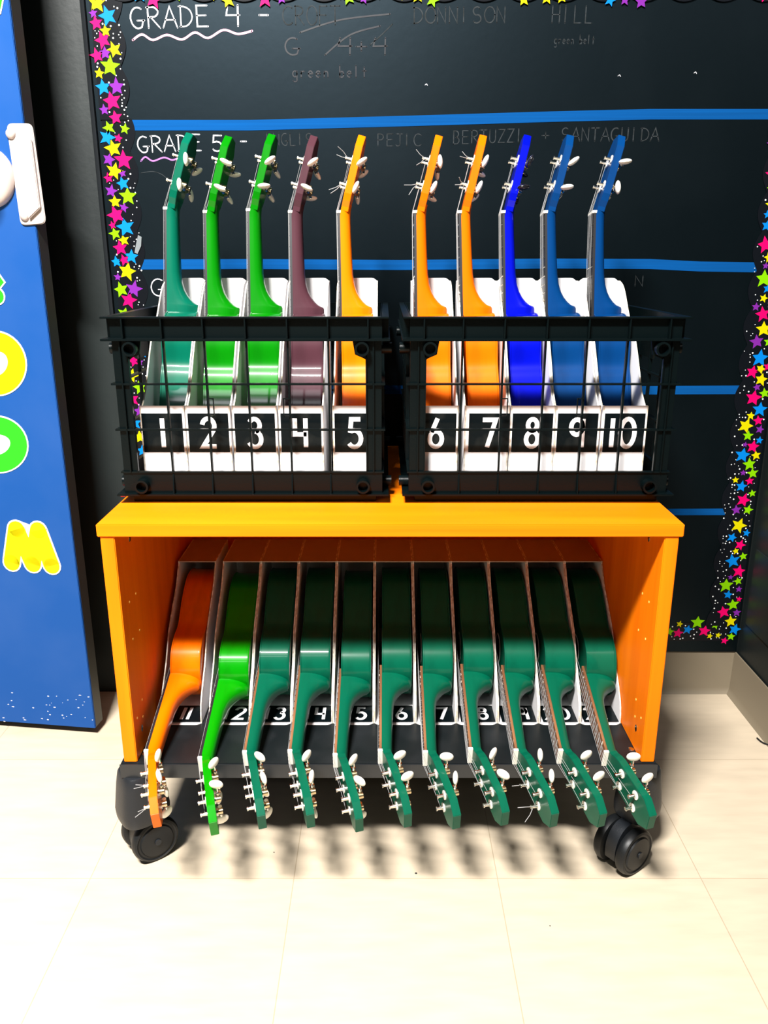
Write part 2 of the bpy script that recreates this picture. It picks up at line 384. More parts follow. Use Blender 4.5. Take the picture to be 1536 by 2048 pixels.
L3 = [(682,215,28,'B'),(770,185,36,'B'),(727,205,28,'K'),(745,272,46,'Y'),(690,305,20,'P'),(710,378,38,'G'),(785,375,42,'P'),(755,440,42,'K'),(830,740,34,'B'),(785,795,30,'K'),(818,803,20,'P'),(730,520,34,'G'),(780,560,34,'Y'),(745,630,40,'B'),(800,660,30,'G'),(750,720,26,'Y'),(770,880,36,'Y'),(820,950,36,'G'),(775,1020,36,'K'),(820,1090,34,'P'),(790,1160,34,'B'),(820,1240,34,'Y'),(835,1320,30,'B')]
R1 = [(860,262,42,'K'),(880,335,26,'Y'),(862,385,17,'P'),(852,460,44,'G'),(873,518,24,'B'),(850,575,22,'Y'),(805,625,22,'P'),(845,668,38,'K'),(850,755,40,'Y'),(810,828,36,'P'),(880,830,26,'G'),(828,925,44,'B'),(785,1005,34,'K'),(832,988,27,'Y'),(875,975,24,'K'),(835,1050,34,'Y'),(810,1095,20,'P'),(855,1130,27,'G'),(790,1158,42,'K'),(828,1225,38,'B'),(775,1262,22,'Y'),(818,1290,27,'K'),(745,1320,40,'Y'),(828,1342,22,'P'),(758,1378,27,'G'),(825,1405,20,'B'),(787,1442,34,'K'),(742,1430,14,'P'),(727,1492,40,'B'),(805,1493,25,'Y'),(767,1545,34,'G'),(785,1598,28,'G'),(730,1595,16,'P'),(685,1637,18,'Y'),(768,1643,22,'K'),(720,1675,30,'B'),(783,1715,20,'G'),(732,1755,36,'K'),(758,1812,26,'G'),(690,1812,26,'P'),(705,1903,40,'Y'),(750,1947,20,'B'),(665,1973,26,'B'),(712,2017,28,'K'),
      (870,150,30,'B'),(872,85,20,'B'),(900,30,34,'Y'),(905,-60,34,'G'),(905,-150,38,'K'),(925,-250,38,'B'),(910,-330,34,'P'),(940,-420,38,'Y')]
R2 = [(687,297,18,'Y'),(730,328,22,'G'),(668,355,38,'B'),(705,415,34,'K'),(657,450,15,'P'),(700,473,22,'G'),(630,497,38,'G'),(705,520,18,'P'),(642,552,24,'B'),(706,578,15,'K'),(670,610,32,'G'),(615,653,34,'K'),(692,657,22,'P'),(657,708,32,'Y'),(680,755,32,'B')]
B1 = [(660,798,22,'G'),(622,822,20,'K'),(585,790,16,'Y'),(536,795,16,'Y'),(570,732,21,'G'),(505,765,32,'K'),(465,715,36,'G'),(407,757,26,'B'),(350,778,27,'K'),(360,725,18,'Y'),(300,770,24,'G'),(250,740,26,'B'),(200,770,28,'K'),(150,740,26,'Y')]
YB = BY-.0002
border('star_border', False, at_y(200, 240, BY).z, 1.62, -.590, 1, .056, px_stars(L1, 0, 0, 3.84, BY), 'star patterned black border strip at left of board, topmost above the seam', YB-.0012)
border('star_border', False, .15, at_y(200, 237, BY).z, -.588, 1, .058, px_stars(L2, 0, 0, 3.84, BY)+px_stars(L3, 0, 450, 2.926, BY), 'long star patterned border strip running down behind the left crate', YB)
border('star_border', False, .19, 1.60, WALL_X-.008, -1, .070, px_stars(R1, 1236, 400, 2.926, BY)+px_stars(R2, 1236, 1000, 2.926, BY), 'star patterned border strip beside the right wall', YB-.0012)
border('star_border', True, -.15, WALL_X-.03, .148, 1, .040, px_stars(B1, 1236, 1000, 2.926, BY), 'short horizontal star border above the vinyl baseboard at lower right', YB)
tops = []
x = -.57
while x < WALL_X-.05:
    tops.append((x, 1.562+random.uniform(-.006, .028), random.uniform(.009, .018), random.choice('YGBKP'))); x += random.uniform(.020, .034)
border('star_border', True, -.58, WALL_X-.03, 1.612, -1, .046, tops, 'horizontal star border edge hanging along the top of the board', YB-.0024)
# torn piece of shiny tape on the left strip
b = MB(); q = [at_y(*p, BY) for p in ((277, 470), (284, 474), (283, 492), (276, 508), (270, 505), (273, 488))]
b.prism([(p.x, p.z) for p in q], lambda u, v, t: (u, BY-.003-t, v), 0, .0005)
tag(b.build('tape_scrap', M['foil'], origin=(q[0].x, BY, q[0].z)), 'torn scrap of clear tape curling off the left star border', 'tape')

# ------------------------------------------------------------------ blue door folded open against the wall
DR = Vector((-.672, .424, .02)); ang = math.atan2(.031, .235)
door = empty('door_1', DR, (0, 0, -ang)); tag(door, kind='structure')
DMi = (Matrix.Translation(DR) @ Matrix.Rotation(-ang, 4, 'Z')); DM_inv = DMi.inverted()
def on_door(px, py):
    o = Vector((0, -CAM_D, CAM_H)); d = ray(px, py); n = DMi.to_3x3() @ Vector((0, 1, 0))
    t = (DR-o).dot(n)/d.dot(n); return DM_inv @ (o+d*t)
b = MB(); b.box(-.90, 0, 0, .004, 0, 2.08, 0); b.box(-.90, 0, .004, .040, 0, 2.08, 1)
b.build('door_slab', [M['door_blue'], M['door_edge']], door, bevel=.0012)
# chipped paint flecks near the bottom
b = MB()
for k in range(34):
    p = on_door(random.uniform(5, 185), random.uniform(1385, 1448)); r = random.uniform(.0008, .0026)
    b.prism([(p.x+r*random.uniform(.6, 1.6)*math.cos(i*math.pi/3), p.z+r*.6*random.uniform(.5, 1.3)*math.sin(i*math.pi/3)) for i in range(6)], lambda u, v, t: (u, -t, v), 0, .0003)
b.build('paint_chip', M['paper_cream'], door)['kind'] = 'stuff'
pl = [on_door(*p) for p in ((14, 247), (66, 247), (94, 448), (43, 452))]
def rrect(pts, r, n=5):
    out = []; m = len(pts)
    for i in range(m):
        a = Vector(pts[i-1]); p = Vector(pts[i]); c = Vector(pts[(i+1) % m])
        u = (a-p).normalized()*r+p; q = (c-p).normalized()*r+p
        for k in range(n+1):
            t = k/n; out.append(u*(1-t)**2+p*2*t*(1-t)+q*t*t)
    return out
W2 = [(p.x, p.z) for p in pl]
b = MB(); b.prism(rrect(W2, .012), lambda u, v, t: (u, -t, v), 0, .004)
mid0 = on_door(40, 247); mid1 = on_door(68, 450)
b.prism([(mid0.x-.006, mid0.z-.010), (mid0.x+.024, mid0.z-.030), (mid1.x+.022, mid1.z+.030), (mid1.x-.004, mid1.z+.010)], lambda u, v, t: (u, -t, v), .004, .011)
plate = b.build('latch_plate', M['metal_plate'], door, bevel=.0015)
for q in ((24, 268), (52, 432)):
    p = on_door(*q); b = MB(); b.ellipsoid((p.x, -.004, p.z), ((.010, 0, 0), (0, 0, .010), (0, -.007, 0))); b.build('rivet', M['metal_plate'], plate, smooth=True)
p = on_door(-24, 355); b = MB()
c = Vector((p.x, 0, p.z))
prof = [(.056, 0), (.056, .006), (.052, .012), (.046, .016), (.030, .019), (.016, .024), (.014, .040), (.024, .046), (.027, .056), (.022, .066), (.008, .070)]
b.loft([[c+Vector((r*math.cos(2*math.pi*i/36), -h, r*math.sin(2*math.pi*i/36))) for i in range(36)] for r, h in prof])
b.build('door_knob', M['metal_plate'], door, smooth=True)

def door_letter(label, strokes, wpx, m, fill=None):
    b = MB(); sc = (on_door(100, strokes[0][0][1]).x-on_door(0, strokes[0][0][1]).x)/100
    first = on_door(*strokes[0][0])
    org = DMi @ Vector((first.x, 0, first.z))
    for lay in (1, 0):
        for si, st in enumerate(strokes):
            p2 = [(on_door(*q).x, on_door(*q).z) for q in st]
            cl = (Vector(st[0])-Vector(st[-1])).length < .5
            if cl: p2 = p2[:-1]
            b.ribbon(p2, (wpx+6*lay)*sc, lambda u, v, t: (u, -t, v), .0004 if lay else .0010, (.0010 if lay else .0016)+si*.00012, lay, caps=not cl, closed=cl)
    if fill:
        pts = [on_door(*q) for q in fill]; b.prism([(p.x, p.z) for p in pts], lambda u, v, t: (u, -t, v), .0002, .0008, 1)
    b.v = [DMi @ p for p in b.v]
    tag(b.build('paper_letter', [m, M['paper_cream']], origin=org), label, 'letter', 'cut paper letters down the blue door')
def ell(cx, cy, rx, ry, n=40): return [(cx+rx*math.cos(2*math.pi*i/n), cy+ry*math.sin(2*math.pi*i/n)) for i in range(n+1)]
door_letter('yellow cut paper letter O on the blue door', [ell(-8, 727, 42, 44)], 35, M['paper_yellow'], ell(-8, 727, 44, 46)[:-1])
door_letter('green cut paper letter O on the blue door', [ell(-6, 889, 44, 38)], 33, M['paper_green'], ell(-6, 889, 44, 38)[:-1])
door_letter('yellow cut paper letter M near the bottom of the blue door', [[(24, 1125), (33, 1058)], [(34, 1058), (66, 1128)], [(66, 1128), (77, 1060)], [(77, 1060), (104, 1131)]], 31, M['paper_yellow'],
            [(38, 1041), (62, 1050), (72, 1060), (60, 1092)])
door_letter('green cut paper letter R, cut off by the picture edge above the yellow O', [[(-60, 630), (-60, 545), (-22, 545), (-10, 562), (-24, 580), (-50, 584)], [(-36, 584), (-6, 592)]], 28, M['paper_green'])
door_letter('green cut paper letter at the top left corner of the blue door', [[(-70, -22), (-28, -32), (-8, -8), (-12, 12), (-40, 22), (-70, 18)]], 28, M['paper_green'])

# ------------------------------------------------------------------ wooden cart on casters
Z0, Z1 = .217, .6586                                     # base top, table top
CXL, CXR = -.4578, .4758; TH = .0232; CDEP = .575
cart = empty('rolling_cart', ((CXL+CXR)/2, 0, 0))
tag(cart, 'orange maple laminate rolling cart with open front on black casters', 'cart')
def on_cart(o):
    o.parent = cart; o.matrix_parent_inverse = Matrix.Translation(-cart.location); return o
b = MB(); b.box(-.4616, .4816, -.003, CDEP, Z1-.0215, Z1); on_cart(b.build('top_panel', M['wood'], bevel=.0014))
for x0, x1, inner in ((CXL, CXL+TH, 1), (CXR-TH, CXR, 0)):
    b = MB(); b.box(x0, x1, 0, CDEP-.005, Z0, Z1-.0215)
    pan = on_cart(b.build('side_panel', M['woodside'], bevel=.0014))
    pins = [(1298, 1204), (1277, 1260), (1291, 1278), (1272, 1399), (1270, 1433), (1282, 1436), (1285, 1187)]
    xi = x1 if inner else x0; s = 1 if inner else -1
    for (px, py) in pins:
        q = at_x(px, py, CXR-TH)
        b = MB(); b.tube([(xi-.001*s, q.y, q.z), (xi+.0006*s, q.y, q.z)], .0022, 10); on_cart(b.build('pin_hole', M['pin'])).name = 'pin_hole'
    for (px, py) in ((1298, 1076), (1272, 1456)):
        q = at_x(px, py, CXR-TH)
        b = MB(); b.ellipsoid((xi, q.y, q.z), ((0, .005, 0), (0, 0, .007), (.0015*s, 0, 0))); on_cart(b.build('screw_cap', M['chrome'], smooth=True))
b = MB(); b.box(CXL+TH, CXR-TH, CDEP-.013, CDEP-.005, Z0, Z1-.0215); on_cart(b.build('back_panel', M['woodside']))
b = MB(); b.box(-.4635, .4800, -.004, CDEP, Z0-.028, Z0); on_cart(b.build('base_board', M['black_board'], bevel=.0015))
b = MB(); b.box(-.4645, .4810, -.0055, -.004, Z0-.028, Z0-.0015); on_cart(b.build('edge_strip', M['trim_dark']))
for q in ((1262, 1498), (291, 1507)):
    p = at_z(*q, Z0); b = MB(); b.ellipsoid(p, ((.006, 0, 0), (0, .006, 0), (0, 0, .0016))); on_cart(b.build('base_screw', M['chrome'], smooth=True))
def caster(x, y, yaw, ox, oy, hs):
    T_ = Matrix.Translation((x, y, 0)) @ Matrix.Rotation(R(yaw), 4, 'Z')   # local x = wheel axle
    W_ = Matrix.Translation((x+ox, y+oy, 0)) @ Matrix.Rotation(R(yaw), 4, 'Z')
    hub = MB(); hub.T = lambda p: W_ @ p
    rings = []
    for z, hx, hy in ((Z0-.028, .035, .035), (.184, .038, .038), (.165, .040, .042), (.135, .043, .046), (.112, .045, .049), (.098, .044, .048), (.091, .042, .046), (.0895, .038, .042)):
        r = []
        for i in range(32):
            a = 2*math.pi*i/32; ca, sa = math.cos(a), math.sin(a)
            r.append(Vector((hs*hx*abs(ca)**.62*(1 if ca >= 0 else -1), hs*hy*abs(sa)**.62*(1 if sa >= 0 else -1), z)))
        rings.append(r)
    hub.loft(rings)
    # fender that drops between the two discs and carries the axle
    hub.T = lambda p: T_ @ p
    n = 20
    arcp = [(.036*math.cos(math.pi*k/n+.35), .044+.047*math.sin(math.pi*k/n+.35)) for k in range(n+1)]
    hub.prism([(u, v) for u, v in arcp]+[(-.020, .030), (.020, .030)], lambda u, v, t: (t, u, v), -.011, .011)
    hub.tube([(-.040, 0, .044), (.040, 0, .044)], .006, 12)
    c = on_cart(hub.build('caster', M['caster_plastic'], smooth=True))
    for s in (-1, 1):
        wm = MB(); wm.T = lambda p: T_ @ p
        prof = [(.004, .0), (.036, .0), (.0425, .003), (.044, .007), (.044, .014), (.0415, .019), (.038, .0205), (.0355, .0185), (.032, .0185), (.030, .0215), (.012, .0232), (.001, .0235)]
        wm.loft([[Vector((s*(.014+h), r*math.cos(2*math.pi*i/44), .044+r*math.sin(2*math.pi*i/44))) for i in range(44)] for r, h in prof])
        wm.build('wheel', M['rubber'], smooth=True).parent = c
    return c
for c in ((-.437, .036, -52, -.004, -.012, .92), (.436, .002, -54, .030, .030, .80), (-.41, .50, 20, 0, 0, .9), (.43, .50, 10, 0, 0, .9)): caster(*c)

NUM = 'zero one two three four five six seven eight nine ten eleven twelve thirteen fourteen fifteen sixteen seventeen eighteen nineteen twenty twenty-one'.split()
# ------------------------------------------------------------------ magazine holders
T = .0024
PROF = [(.235, .147), (.209, .168), (.179, .209), (.148, .248), (.124, .267), (.093, .290), (.045, .337), (.012, .350)]
def holder_body(W, front, lying, kraft):
    b = MB()
    if lying: b.T = lambda p: Vector((p.x, .355-p.z, .25-p.y))   # spine on the floor, opening to the front
    prof = [(.25-s, h) for s, h in PROF]
    poly = [(0, 0), (0, front), (.006, front)]+[tuple(q) for q in spline(prof, 4)]+[(.25, .350), (.25, 0)]
    P2 = []
    for q in poly:
        if not P2 or (Vector(q)-Vector(P2[-1])).length > 1e-4: P2.append(q)
    for x0 in (0, W-T):
        b.prism(P2, lambda u, v, t: (t, u, v), x0, x0+T, 0, 2)
    b.box(T, W-T, 0, T, 0, front, 1 if kraft else 0)
    bk = [(0, 0), (W, 0)]+arc(W-.012, .343, .012, .012, 0, 90, 5)+arc(.012, .343, .012, .012, 90, 180, 5)
    b.prism(bk, lambda u, v, t: (u, t, v), .25, .25+T, 0, 2)
    b.box(T, W-T, T, .25-T, 0, T, 0)
    return b
DG = {  # numerals in a .6 x 1 cell, centred on x = .3
 '1': [[(.30, 0), (.30, 1)]],
 '2': [arc(.3, .74, .24, .25, 170, -35, 14)+[(.06, .03), (.58, .03)]],
 '3': [arc(.28, .76, .21, .22, 150, -80, 12), arc(.28, .28, .25, .27, 85, -155, 14)],
 '4': [[(.06, 1), (.06, .45), (.52, .45)], [(.48, 1), (.48, 0)]],
 '5': [[(.52, .97), (.16, .97), (.12, .58)]+arc(.28, .30, .26, .29, 112, -145, 14)],
 '6': [[(.36, 1), (.13, .52)], arc(.30, .29, .24, .27, 0, 360, 20)],
 '7': [[(.04, .95), (.55, .95), (.24, 0)]],
 '8': [arc(.3, .77, .18, .20, 0, 360, 18), arc(.3, .28, .23, .26, 0, 360, 18)],
 '9': [arc(.28, .70, .23, .26, 0, 360, 20), [(.51, .98), (.51, 0)]],
 '0': [arc(.3, .5, .28, .48, 0, 360, 24)],
}
def numeral(b, text, cx, cy, h, sw, fn):
    n = len(text); adv = h*(.60 if n == 1 else .56)
    if text == '10': offs = [-.40*h, .12*h]
    elif text == '11': offs = [-.14*h, .14*h]
    elif n == 1: offs = [0]
    else: offs = [-.34*h, .26*h]
    for ch, o in zip(text, offs):
        for st in DG[ch]:
            closed = (Vector(st[0])-Vector(st[-1])).length < 1e-3 and len(st) > 4
            pts = [(cx+o+(u-.3)*h*.86, cy+(v-.5)*h) for u, v in (st[:-1] if closed else st)]
            b.ribbon(pts, sw, fn, 0, .0004, closed=closed)
def holder(num, x0, W, lying, loc_y, loc_z, label, group, tilt=0):
    root = empty('magazine_holder', (x0, loc_y, loc_z), (0, 0, 0)); tag(root, label, 'magazine holder', group)
    front = .149 if not lying else .137
    holder_body(W, front, lying, lying).build('holder_body', [M['card'], M['kraft'], M['cardedge']], root)
    cb = MB(); nb = MB()
    if not lying:
        dx = {1: -.001, 7: .004}.get(num, 0)
        cx = W/2+dx; cz = front-.013-.034
        fn = lambda u, v, t: (u, -t, v)
        cb.prism([(cx-.035, cz-.034), (cx+.035, cz-.034), (cx+.035, cz+.034), (cx-.035, cz+.034)], fn, 0, .0005)
        numeral(nb, str(num), cx, cz, .051, .0078, lambda u, v, t: (u, -.0005-t, v))
    else:
        cx = W/2+.003; cy = .036
        cb.prism([(cx-.033, cy-.029), (cx+.033, cy-.029), (cx+.033, cy+.029), (cx-.033, cy+.029)], lambda u, v, t: (u, v, T+t), 0, .0005)
        numeral(nb, str(num), cx, cy, .042, .0062, lambda u, v, t: (u, v, T+.0005+t))
    c = cb.build('number_card', M['label_black'], root)
    nb.build('numeral', M['label_white'], c)
    return root
UP_X = {1: -.421, 2: -.3425, 3: -.2620, 4: -.1822, 5: -.0890, 6: .0515, 7: .1395, 8: .2185, 9: .2965, 10: .3775}
FLOOR_C = Z1+.0150
for n, x in UP_X.items():
    holder(n, x, .077, False, .150, FLOOR_C+.0004, 'upright white magazine holder whose black front card reads %s, in the %s crate' % (NUM[n], 'left' if n < 6 else 'right'),
           'white magazine holders in the %s crate' % ('left' if n < 6 else 'right'))
LO_X = {11: -.4255}
for k in range(12, 22): LO_X[k] = -.333+.0785*(k-12)
for n, x in LO_X.items():
    holder(n, x, .0780, True, .121, Z0+.0004, 'magazine holder lying on the cart base around the card numbered %s' % NUM[n], 'magazine holders lying in the cart')

# ------------------------------------------------------------------ ukuleles
HEAD0 = Vector((.0015, 0, .477)); HA = R(15)
HS = Vector((math.sin(HA), 0, math.cos(HA))); HN = Vector((math.cos(HA), 0, -math.sin(HA)))
def hp(s, y, n): return HEAD0+HS*s+Vector((0, y, 0))+HN*n
UK = {}
def body_mesh(k=1.0):
    half = spline([(0, 0), (.050*k, .004), (.084*k, .034), (.100*k, .085), (.091*k, .135), (.073, .176), (.064, .200), (.066, .235), (.057, .268), (.030, .290), (0, .295)], 7)
    out = [(p.x, p.y) for p in half]+[(-p.x, p.y) for p in half[1:-1][::-1]]
    cen = Vector((0, .14)); BD = .058
    def ring(x, inset):
        res = []
        n = len(out)
        for i, q in enumerate(out):
            a = Vector(out[i-1]); c = Vector(out[(i+1) % n]); t = (c-a).normalized(); nr = Vector((t.y, -t.x))
            v = Vector(q); 
            if (v-cen).dot(nr) < 0: nr = -nr if abs(nr.dot((v-cen).normalized())) > .3 else nr
            q2 = v-nr*inset
            res.append(Vector((x, q2.x, q2.y)))
        return res
    b = MB()
    b.loft([ring(.0, .004), ring(.0, .0008), ring(.0006, .0), ring(.0024, .0), ring(.0028, .0012), ring(.02, .0012), ring(BD-.0042, .0012), ring(BD-.0038, 0), ring(BD-.002, .0), ring(BD-.0005, .001), ring(BD, .004)])
    return b
def neck_mesh():
    b = MB(); rings = []
    prof = [(.288, .0565, .0240, .013), (.302, .0565, .0235, .013), (.3055, .055, .0232, .013), (.309, .047, .0230, .014), (.315, .040, .0227, .015), (.323, .0335, .0224, .016), (.333, .0280, .0220, .017), (.346, .0240, .0216, .0175), (.365, .0212, .0210, .018), (.395, .0200, .0202, .018), (.430, .0190, .0192, .017), (.455, .0185, .0186, .017), (.468, .0185, .0186, .017), (.478, .0170, .0190, .018), (.488, .0165, .0196, .019)]
    for z, dep, hw, hb in prof:
        r = []
        sh = 0 if z < .47 else (z-.47)*.27
        for k in range(17):
            a = math.pi*k/16
            ca = math.cos(a); y = hw*(abs(ca)**.75)*(1 if ca > 0 else -1)
            if dep > .03: y *= (1 - .35*math.sin(a)**2*(dep-.03)/.03)
            r.append(Vector((sh+max(0, dep*(math.sin(a)**.7)), y, z)))
        rings.append(r)
    b.loft(rings); return b
def head_mesh():
    b = MB()
    half = [(.0, .0188), (.008, .0200), (.018, .0250), (.030, .0285), (.050, .0290), (.080, .0298), (.113, .0315), (.135, .0165), (.135, .0)]
    poly = [(s, y) for s, y in half]+[(s, -y) for s, y in half[:-1][::-1]]
    b.prism(poly, lambda u, v, t: hp(u, v, t), 0, .0135); return b
ZN, ZB = .475, .088; SL = ZN-ZB
def fret_mesh():
    b = MB()
    b.prism([(-.0215, .268), (.0215, .268), (.0180, .4725), (-.0180, .4725)], lambda u, v, t: (t, u, v), -.0042, 0.0001, 0)
    for n in range(1, 13):
        z = ZN-SL*(1-2**(-n/12)); hw = .018+.0035*(ZN-z)/.2
        b.prism([(-.0042, z-.0006), (-.0054, z), (-.0042, z+.0006)], lambda u, v, t: (u, t, v), -hw-.0003, hw+.0003, 1)
    return b
def nut_mesh():
    b = MB(); b.prism([(-.0180, .4725), (.0180, .4725), (.0180, .4775), (-.0180, .4775)], lambda u, v, t: (t, u, v), -.0066, .002); return b
def bridge_mesh():
    b = MB(); b.prism([(-.038, .078), (.038, .078), (.034, .094), (-.034, .094)], lambda u, v, t: (t, u, v), -.006, 0, 0)
    b.box(-.0078, -.006, -.026, .026, .087, .0895, 1); return b
PEGS = [(.046, -1), (.046, 1), (.091, -1), (.091, 1)]
def peg_mesh(s, sd):
    b = MB(); y = .0155*sd
    b.tube([hp(s, y, -.0014), hp(s, y, 0)], .0078, 18, 2); b.tube([hp(s, y, -.0115), hp(s, y, -.001)], [.0024, .0032], 10, 0)
    b.tube([hp(s, y, -.0135), hp(s, y, -.0115)], .0036, 10, 0)
    b.tube([hp(s, y, .0135), hp(s, y, .0155)], .0075, 14, 0)            # back plate
    b.tube([hp(s, y, .0155), hp(s, y, .0235)], .0052, 14, 1)            # gear
    b.tube([hp(s-.006, y-.004*sd, .0195), hp(s-.006, y+.010*sd, .0195)], .0036, 10, 0)
    b.tube([hp(s-.006, y+.008*sd, .0195), hp(s-.006, y+.0145*sd, .0195), hp(s-.006, y+.0150*sd, .0195), hp(s-.006, y+.024*sd, .0195)], [.0022, .0022, .0034, .0022], 10, 0)
    return b
def button_mesh(s, sd, rot):
    b = MB(); c = hp(s-.006, (.0155+.0295)*sd, .0195)
    u = HS*math.cos(rot)+HN*math.sin(rot); v = -HS*math.sin(rot)+HN*math.cos(rot)
    b.ellipsoid(c, (u*.0118, v*.0046, Vector((0, .0090*sd, 0))), n=18, m=12, pw=.75); return b
def string_path(k):
    y0 = (-.0130, -.0044, .0044, .0130)[k]; y1 = y0*1.45
    s, sd = [(.046, -1), (.091, -1), (.091, 1), (.046, 1)][k]
    return [(-.0079, y1, ZB), (-.0066, y0, .4735), (-.0065, y0, .4770), tuple(hp(s, .0155*sd-.003*sd, -.0060))]
BASE = dict(body=body_mesh(), slim=body_mesh(.9), neck=neck_mesh(), headstock=head_mesh(), fretboard=fret_mesh(), nut=nut_mesh(), bridge=bridge_mesh())
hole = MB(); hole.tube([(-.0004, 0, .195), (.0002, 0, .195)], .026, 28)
rose = MB(); rose.ring_tube((.0001, 0, .195), (-.0004, 0, 0), .031, .0275, 28)
strings = []
for k in range(4):
    sm = MB(); sm.tube(string_path(k), .00036, 5); strings.append(sm)
SHARED = {}
def inst(key, mbf, name, mats, parent, **kw):       # one mesh per key, copied objects after the first
    if key in SHARED:
        o = SHARED[key].copy(); o.name = name; col.objects.link(o); o.parent = parent
    else:
        o = mbf().build(name, mats, parent, **kw); SHARED[key] = o
    return o
def lacquer(name, rgb, coat=.35, rough=.34, dark=None):
    rgb = tuple(c*.66 for c in rgb)
    m = mat(name, rgb, rough, coat=coat, spec=.10, noise=((40, 40, 4), tuple(c*.72 for c in rgb) if dark is None else dark, .45, .8))
    return m
UC = {
 'teal': lacquer('teal_green_lacquer', (.000, .135, .078)), 'green': lacquer('bright_green_lacquer', (.001, .215, .001)),
 'brown': lacquer('matte_burgundy_finish', (.085, .030, .042), coat=.15, rough=.4), 'orange': lacquer('orange_lacquer', (1.2, .24, .0), coat=.3),
 'amber': lacquer('deep_orange_lacquer', (1.1, .19, .0), coat=.1, rough=.38), 'royal': lacquer('royal_blue_lacquer', (.000, .004, .55)),
 'blue': lacquer('mid_blue_satin', (.000, .048, .20), coat=.05, rough=.42), 'lime': lacquer('vivid_green_lacquer', (.001, .30, .001)),
 'forest': lacquer('dark_teal_green_lacquer', (.000, .115, .060), coat=.2, rough=.36), 'rust': lacquer('orange_satin', (1.1, .19, .0), coat=.2, rough=.34),
}
def ukulele(colour, loc, rot, label, group, board='fret_black', buttons='ivory', curls=False, slim=False):
    r = empty('ukulele', loc, rot); tag(r, label, 'ukulele', group); m = UC[colour]
    inst(('body', colour, slim), lambda: BASE['slim' if slim else 'body'], 'body', m, r, smooth=True)
    inst(('neck', colour), lambda: BASE['neck'], 'neck', m, r, smooth=True)
    hd = inst(('head', colour), lambda: BASE['headstock'], 'headstock', m, r, bevel=.0007)
    inst(('fb', board), lambda: BASE['fretboard'], 'fretboard', [M[board], M['chrome']], r)
    inst('nut', lambda: BASE['nut'], 'nut', M['ivory'], r, bevel=.0006)
    inst('bridge', lambda: BASE['bridge'], 'bridge', [M['fret_black'], M['ivory']], r, bevel=.0006)
    inst('hole', lambda: hole, 'sound_hole', M['hole'], r); inst('rose', lambda: rose, 'rosette', M['ivory'], r)
    for k in range(4): inst(('string', k), lambda: strings[k], 'string', M['nylon'], r)
    for k, (s, sd) in enumerate(PEGS):
        p = inst(('peg', k), lambda: peg_mesh(s, sd), 'tuning_peg', [M['chrome'], M['brass'], M['ivory']], r, smooth=True)
        ri = random.randrange(6)
        inst(('button', k, ri, buttons), lambda: button_mesh(s, sd, ri*math.pi/6+.2), 'peg_button', M[buttons], p, smooth=True)
    if curls:
        for k, (s, sd) in enumerate(PEGS[:4:2]):
            c = MB(); p0 = hp(s, .0155*sd, -.009)
            for _ in range(2):
                d = Vector((-random.uniform(.5, 1), random.uniform(-.8, .2), random.uniform(-.9, .8))).normalized()
                e = d.orthogonal().normalized()
                L = random.uniform(.016, .030)
                c.tube([p0, p0+d*L*.5+e*L*.08, p0+d*L], .00065, 5)
            c.build('loose_string_end', M['nylon'], r)
    return r
TILT = R(-8)
UPC = {1: ('teal', 'teal green'), 2: ('green', 'bright green'), 3: ('green', 'bright green'), 4: ('brown', 'dull burgundy brown'), 5: ('orange', 'bright orange'),
       6: ('amber', 'orange'), 7: ('amber', 'orange'), 8: ('royal', 'royal blue black-pegged'), 9: ('blue', 'medium blue'), 10: ('blue', 'medium blue')}
for n, (c, word) in UPC.items():
    lean = {1: 1.8, 2: .75, 3: .5, 4: 0, 5: -.8, 6: -1.0, 7: -2.0, 8: -1.9, 9: -2.0, 10: -.6}[n]
    ukulele(c, (UP_X[n]+.0135-.12*R(lean), .293, FLOOR_C+.0005+{1: .006, 3: .003}.get(n, 0)), (TILT, R(lean), 0), '%s ukulele standing upright in the holder numbered %s' % (word, NUM[n]), 'ukuleles standing in the crates',
            buttons='pegblack' if n == 8 else 'ivory', curls=n in (5, 6, 7), slim=True)
LOC = {11: ('rust', 'orange'), 12: ('lime', 'vivid green')}
for n in range(11, 22):
    c, word = LOC.get(n, ('forest', 'dark teal green'))
    ukulele(c, (LO_X[n]+.0150, .452+random.uniform(-.004, .002), .360+{11: -.002, 12: -.010, 15: -.006}.get(n, 0)), (R(105.5+{12: .5}.get(n, 0)+random.uniform(-.3, .3)), 0, 0), '%s ukulele lying on its side over card number %s' % (word, NUM[n]), 'ukuleles lying in the cart',
            board='fret_black' if n < 13 else 'fret_brown', curls=n in (11, 19))

